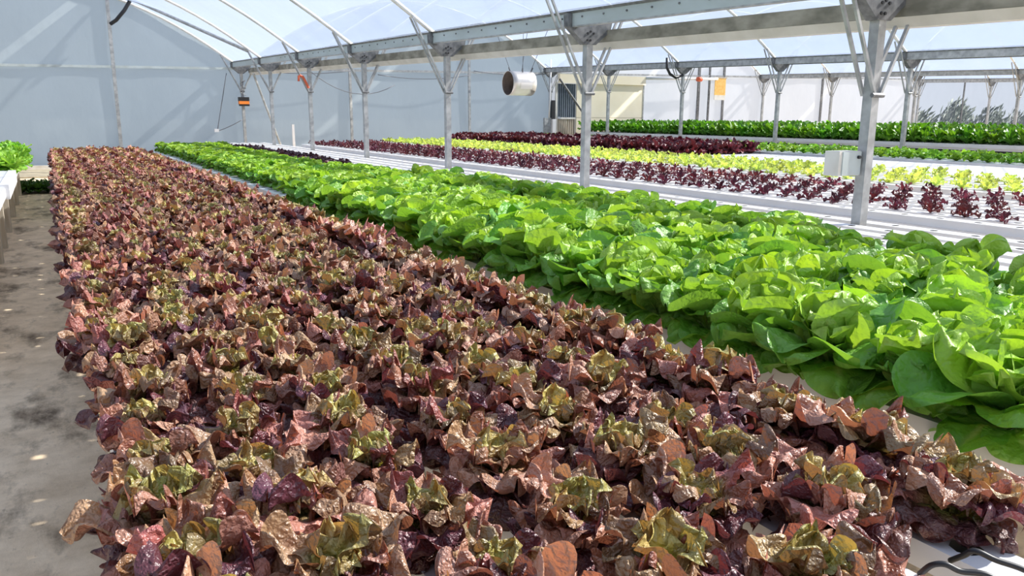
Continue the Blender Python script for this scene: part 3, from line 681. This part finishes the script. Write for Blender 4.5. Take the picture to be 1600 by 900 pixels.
for a_ in (0, math.pi / 2): MB().bar((.12, -.27 * math.cos(a_), -.27 * math.sin(a_)), (.12, .27 * math.cos(a_), .27 * math.sin(a_)), .02).build('support_bar', 'galv_dark', e)
m = MB(); V = []
for k in range(7):
    t = R(178 + 30 * k / 6)
    for x in (-.12, .20): V.append((x, .29 * math.cos(t), .29 * math.sin(t)))
m.add(V, [(2 * k, 2 * k + 1, 2 * k + 3, 2 * k + 2) for k in range(6)])
lp = m.build('maker_plate', 'pale', e)
for (dx, dy, dz) in ((-.25, 0, .28), (.02, -.12, .26), (.12, .1, .27), (.28, -.05, .28)):
    tx, ty = {-.25: (-1.0, .3), .02: (.05, -.12), .12: (.9, .7), .28: (1.5, -.2)}[dx]
    MB().tube([(dx, dy, dz), (tx, ty, roof_z(1, FX + tx, FY + ty) - FZ)], .007, 5).build('hanging_wire', 'cable', e)
    MB().tube([(dx, dy, dz - .04), (dx + .05 * (tx - dx), dy + .05 * (ty - dy), dz + .09)], .014, 6).build('hook', 'galv_dark', e)
# orange and black lamp on the far post
e = empty('warning_heater', (5.85, 28.215, 0), 'black lamp box with an orange band on the farthest post of the nearest row', 'lamp')
MB().box(-.17, .17, -.16, .0, 2.11, 2.24).build('housing_top', 'black', e)
MB().box(-.165, .165, -.17, .0, 2.01, 2.11).build('orange_band', 'orange', e)
MB().box(-.15, .17, -.16, .0, 1.95, 2.01).build('housing_foot', 'black', e)
MB().tube([(0, -.1, 2.24), (-.04, -.08, 2.5), (.03, -.08, 2.75)], .012, 6).build('lead', 'cable', e)
m = MB()
for k in range(14):
    a_ = k * .9; m.tube([(.08 * math.cos(a_), -.1 + .03 * math.sin(a_ * 1.3), 2.5 + .035 * k), (.1 * math.cos(a_ + .7), -.12, 2.52 + .035 * k)], .016, 5)
thing(m, 'cable_bundle', 'galv', 'tangled pale bundle of cable above the orange lamp', 'cable').location = (5.85, 28.27, -.2)
# leaning brace by the far corner
thing(MB().tube([(5.95, 26.9, 2.95), (7.0, 27.6, .25)], .035, 8), 'leaning_brace', 'galv', 'thin steel brace leaning beside the orange lamp post', 'brace')
thing(MB().tube([(5.25, 24.3, roof_z(0, 5.25, 24.3) - .06), (2.3, 28.2, 5.3)], .05, 8), 'roof_brace', 'galv', 'thick dark roof brace running up to the end wall gable', 'brace')
thing(MB().tube([(2.05, 28.05, 4.35), (2.2, 27.9, 4.45), (2.45, 27.9, 4.75), (2.7, 27.9, 5.15), (2.8, 27.9, 5.35)], .055, 8), 'curved_pipe', 'black', 'black curved hose at the top of the end wall post', 'hose', smooth=True)
thing(MB().tube([(17.35, 20.25, 3.5), (17.36, 20.25, 3.2), (17.5, 20.25, 3.0), (17.75, 20.25, 2.9), (18.05, 20.25, 2.98)], .045, 8), 'bent_hose', 'black', 'black bent hose hooked on a post of the second row', 'hose', smooth=True)
# orange strap on the fifth post
m = MB(); zz = zb(1, 20.3) - .55
m.tube([(5.58, 20.2, zz + .36), (5.66, 20.2, zz + .33), (5.72, 20.2, zz + .22), (5.79, 20.2, zz + .06)], .03, 6); m.tube([(5.56, 20.2, zz + .36), (5.55, 20.2, zz + .22)], .03, 6)
thing(m, 'orange_strap', 'red_rubber', 'orange-red strap wrapped round the fifth post strut', 'strap')
# white stake
thing(MB().box(7.28, 7.36, 27.6, 27.66, 0, 1.35), 'white_stake', 'white', 'short white stake standing before the end wall', 'stake')
# grey junction box on nearest post
e = empty('junction_box', (5.665, 4.37, 0), 'pale grey metal box fixed to the left of the nearest post', 'box')
MB().box(-.135, .125, -.07, .07, 1.195, 1.395).build('box_body', 'white_dirty', e)
MB().box(-.10, .125, -.08, -.07, 1.20, 1.39).build('box_lid', 'rail', e)
MB().tube([(.085, -.10, 1.345), (.085, -.08, 1.345)], .014, 8).build('screw', 'black', e)
# drain pipe at the second row wall post
e = empty('drain_pipe', (18.05, 28.0, 0), 'white and black drain pipe at the wall post left of the ribbed door', 'pipe')
MB().tube([(-.12, 0, 3.9), (-.12, 0, 2.4), (-.16, 0, 1.6)], .035, 8).build('upper_pipe', 'white', e, True)
MB().box(-.06, .10, -.05, .08, 1.55, 2.3).build('dark_sleeve', 'black', e)
MB().box(-.05, .11, -.12, .0, 0, 1.55).build('lower_pipe', 'white', e)
MB().box(-.38, -.04, -.02, .1, 0, 1.6).build('grey_panel', 'galv', e)
# ribbed blue-grey door and cream sliding door
def wz(X): return .0165 * (X - 18)
e = empty('door_1', (18.38, YW - .1, 0), 'ribbed blue-grey metal door left of the cream panel', 'door'); e['kind'] = 'structure'; del e['category']
for k in range(9):
    x = .0 + k * .104
    MB().prism([(x, 0), (x + .02, -.05), (x + .07, -.05), (x + .09, 0)], 'z', .9 * 0 + 1.62, 2.98).build('rib', 'bluegrey', e)
    MB().prism([(x, 0), (x + .02, -.05), (x + .07, -.05), (x + .09, 0)], 'z', .0, 1.56).build('lower_rib', 'timber', e)
MB().box(0, .94, .0, .03, 0, 2.98).build('backing', 'galv_dark', e)
MB().box(-.02, .94, -.07, -.02, 1.55, 1.62).build('mid_rail', 'white_dirty', e)
MB().box(-.08, .0, -.06, .02, 0, 3.05).build('frame', 'white_dirty', e)
MB().tube([(.06, -.1, 1.6), (.06, -.07, 1.6)], .05, 8).build('knob', 'white', e)
e = empty('door_2', (19.32, YW - .16, 0), 'cream sliding door panel at the end wall', 'door'); e['kind'] = 'structure'; del e['category']
MB().box(-.0, 3.5, -.02, .04, .0, 1.60).build('lower_panel', 'cream', e)
MB().box(-.0, 3.5, -.02, .04, 1.62, 3.0).build('upper_panel', 'cream', e)
MB().box(-.9, 3.58, -.09, .04, 3.0, 3.36).build('header', 'cream', e)
MB().box(-.0, 3.5, -.0, .035, 1.58, 1.63).build('joint', 'timber', e)
MB().box(3.5, 3.56, -.03, .05, 0, 3.0).build('edge_strip', 'galv', e)
thing(MB().tube([(18.35, 27.95, 3.15), (21.14, 27.95, 0.0)], .045, 8), 'door_brace', 'galv_dark', 'dark diagonal brace in front of the ribbed door', 'brace')
# pipe with red end, amber sheet
e = empty('white_pipe', (22.9, YW - .25, 0), 'horizontal white pipe with a red end cap on the white wall', 'pipe')
MB().tube([(0, 0, 3.30), (4.2, 0, 3.38)], .06, 8).build('tube', 'white', e, True)
MB().tube([(2.85, -.12, 3.33), (3.1, -.12, 3.33)], .10, 10).build('end_cap', 'red_rubber', e, True)
e = empty('amber_sheet', (27.0, YW - .2, 0), 'amber yellow sheet hanging on the white end wall', 'sheet')
MB().box(.0, .68, -.01, .01, 2.66, 3.45).build('sheet', 'amber', e)
MB().box(.0, .68, -.015, .012, 2.44, 2.66).build('pale_strip', 'white_dirty', e)
MB().box(-.08, .74, -.02, .01, 3.42, 3.47).build('hanger', 'timber', e)
# sagging cables along the wall
def smooth_pts(p, n=5):
    p = [Vector(q) for q in p]; out = []
    for i in range(len(p) - 1):
        a, b, c, d = p[max(i - 1, 0)], p[i], p[i + 1], p[min(i + 2, len(p) - 1)]
        for k in range(n):
            t = k / n; out.append(.5 * ((2 * b) + (c - a) * t + (2 * a - 5 * b + 4 * c - d) * t * t + (3 * b - a - 3 * c + d) * t ** 3))
    return out + [p[-1]]
def sag(a, b, s, n=10):
    a = Vector(a); b = Vector(b); return [a.lerp(b, i / n) - Vector((0, 0, s * 4 * (i / n) * (1 - i / n))) for i in range(n + 1)]
for a_, b_, s_, lab in (((5.95, 28.0, 3.15), (9.6, 28.1, 3.2), .12, 'thin cable sagging under the gutter near the end wall'),
                  ((8.0, 27.9, 3.2), (11.2, 28.0, 2.75), .55, 'loose cable looping down before the end wall'),
                  ((10.6, 28.1, 3.1), (14.4, 28.1, 3.2), .15, 'thin cable sagging left of the hanging fan'),
                  ((14.5, 28.1, 3.35), (18.0, 28.1, 3.35), .1, 'thin cable running behind the hanging fan'),
                  ((5.75, 28.1, 1.5), (4.9, 28.1, 1.12), .03, 'short cable from the lamp post to the wall socket'),
                  ((5.35, 28.1, 3.0), (4.95, 28.1, 1.2), .0, 'straight thin cable hanging on the blue-grey wall')):
    thing(MB().tube(sag(a_, b_, s_), .014, 5), 'wall_cable', 'cable', lab, 'cable', smooth=True)
e = thing(MB().box(4.84, 4.98, 28.05, 28.15, 1.1, 1.2), 'wall_socket', 'white', 'small white socket at the end of the wall cable', 'socket')
# black drip tubes over the bare tray at the front corner
for p_, lab in (([(1.39, 0.81, 0.79), (1.39, 0.79, 0.82), (1.4, 0.77, 0.83), (1.42, 0.75, 0.82), (1.45, 0.72, 0.82), (1.48, 0.68, 0.8)], 'black drip tube arching over the bare white channel, nearer one'),
                ([(1.49, 0.81, 0.79), (1.48, 0.78, 0.82), (1.48, 0.76, 0.84), (1.5, 0.73, 0.83), (1.53, 0.69, 0.82), (1.55, 0.63, 0.8)], 'black drip tube arching over the bare white channel, farther one')):
    thing(MB().tube(smooth_pts(p_), .006, 8), 'drip_tube', 'black', lab, 'tube', smooth=True)
# ------------------------------------------------------------------ trees outside, seen through the clear wall
rg = random.Random(5)
def tree(x, y, h, w, label):
    m = MB(); Cl = []
    V = []; F = []; 
    for k in range(int(260 * w)):
        bx = x + rg.gauss(0, w * .5); hz = h * max(.15, 1 - abs(bx - x) / (w * 1.6)) * rg.uniform(.25, 1.0)
        by = y + rg.uniform(-.6, .6); L = rg.uniform(.35, .8); a_ = rg.uniform(.35, 1.1)
        d = Vector((math.cos(a_), rg.uniform(-.3, .3), math.sin(a_))); s_ = Vector((-math.sin(a_), rg.uniform(-.5, .5), math.cos(a_))) * .075
        p = Vector((bx, by, hz)); n0 = len(V)
        V += [p - s_ * .4, p + d * L * .5 - s_, p + d * L, p + d * L * .5 + s_]; F.append((n0, n0 + 1, n0 + 2, n0 + 3))
    V = [tuple(v) for v in V]
    me = mesh_from('outside_tree', np.array(V), np.array(F), np.tile(np.array((.05, .08, .06)), (len(V), 1)), 'tree')
    e = empty('outside_tree', (0, 0, 0), label, 'tree')
    o = bpy.data.objects.new('foliage', me); C.objects.link(o); o.parent = e; o['kind'] = 'stuff'
    MB().tube([(x, y, -.06), (x + .1, y, h * .4), (x + .2, y, h * .7)], .08, 6).build('trunk', 'timber', e)
for x, y, h, w, lab in ((47.6, 31.5, 2.0, 2.0, 'feathery conifer left in the clear end wall'), (51.6, 31.5, 2.75, 2.1, 'tallest feathery conifer behind the clear end wall'), (55.6, 31.5, 2.3, 1.7, 'feathery conifer at the right edge behind the clear wall'), (59.0, 31.5, 2.0, 1.6, 'low conifer right of the others outside the clear wall')):
    tree(x, y, h, w, lab)
print('OBJECTS', len(bpy.data.objects), sum(o.name.startswith('leaf') and not o.name.startswith('leafy') for o in bpy.data.objects), sum(o.type == 'EMPTY' and 'lettuce' in o.name for o in bpy.data.objects))
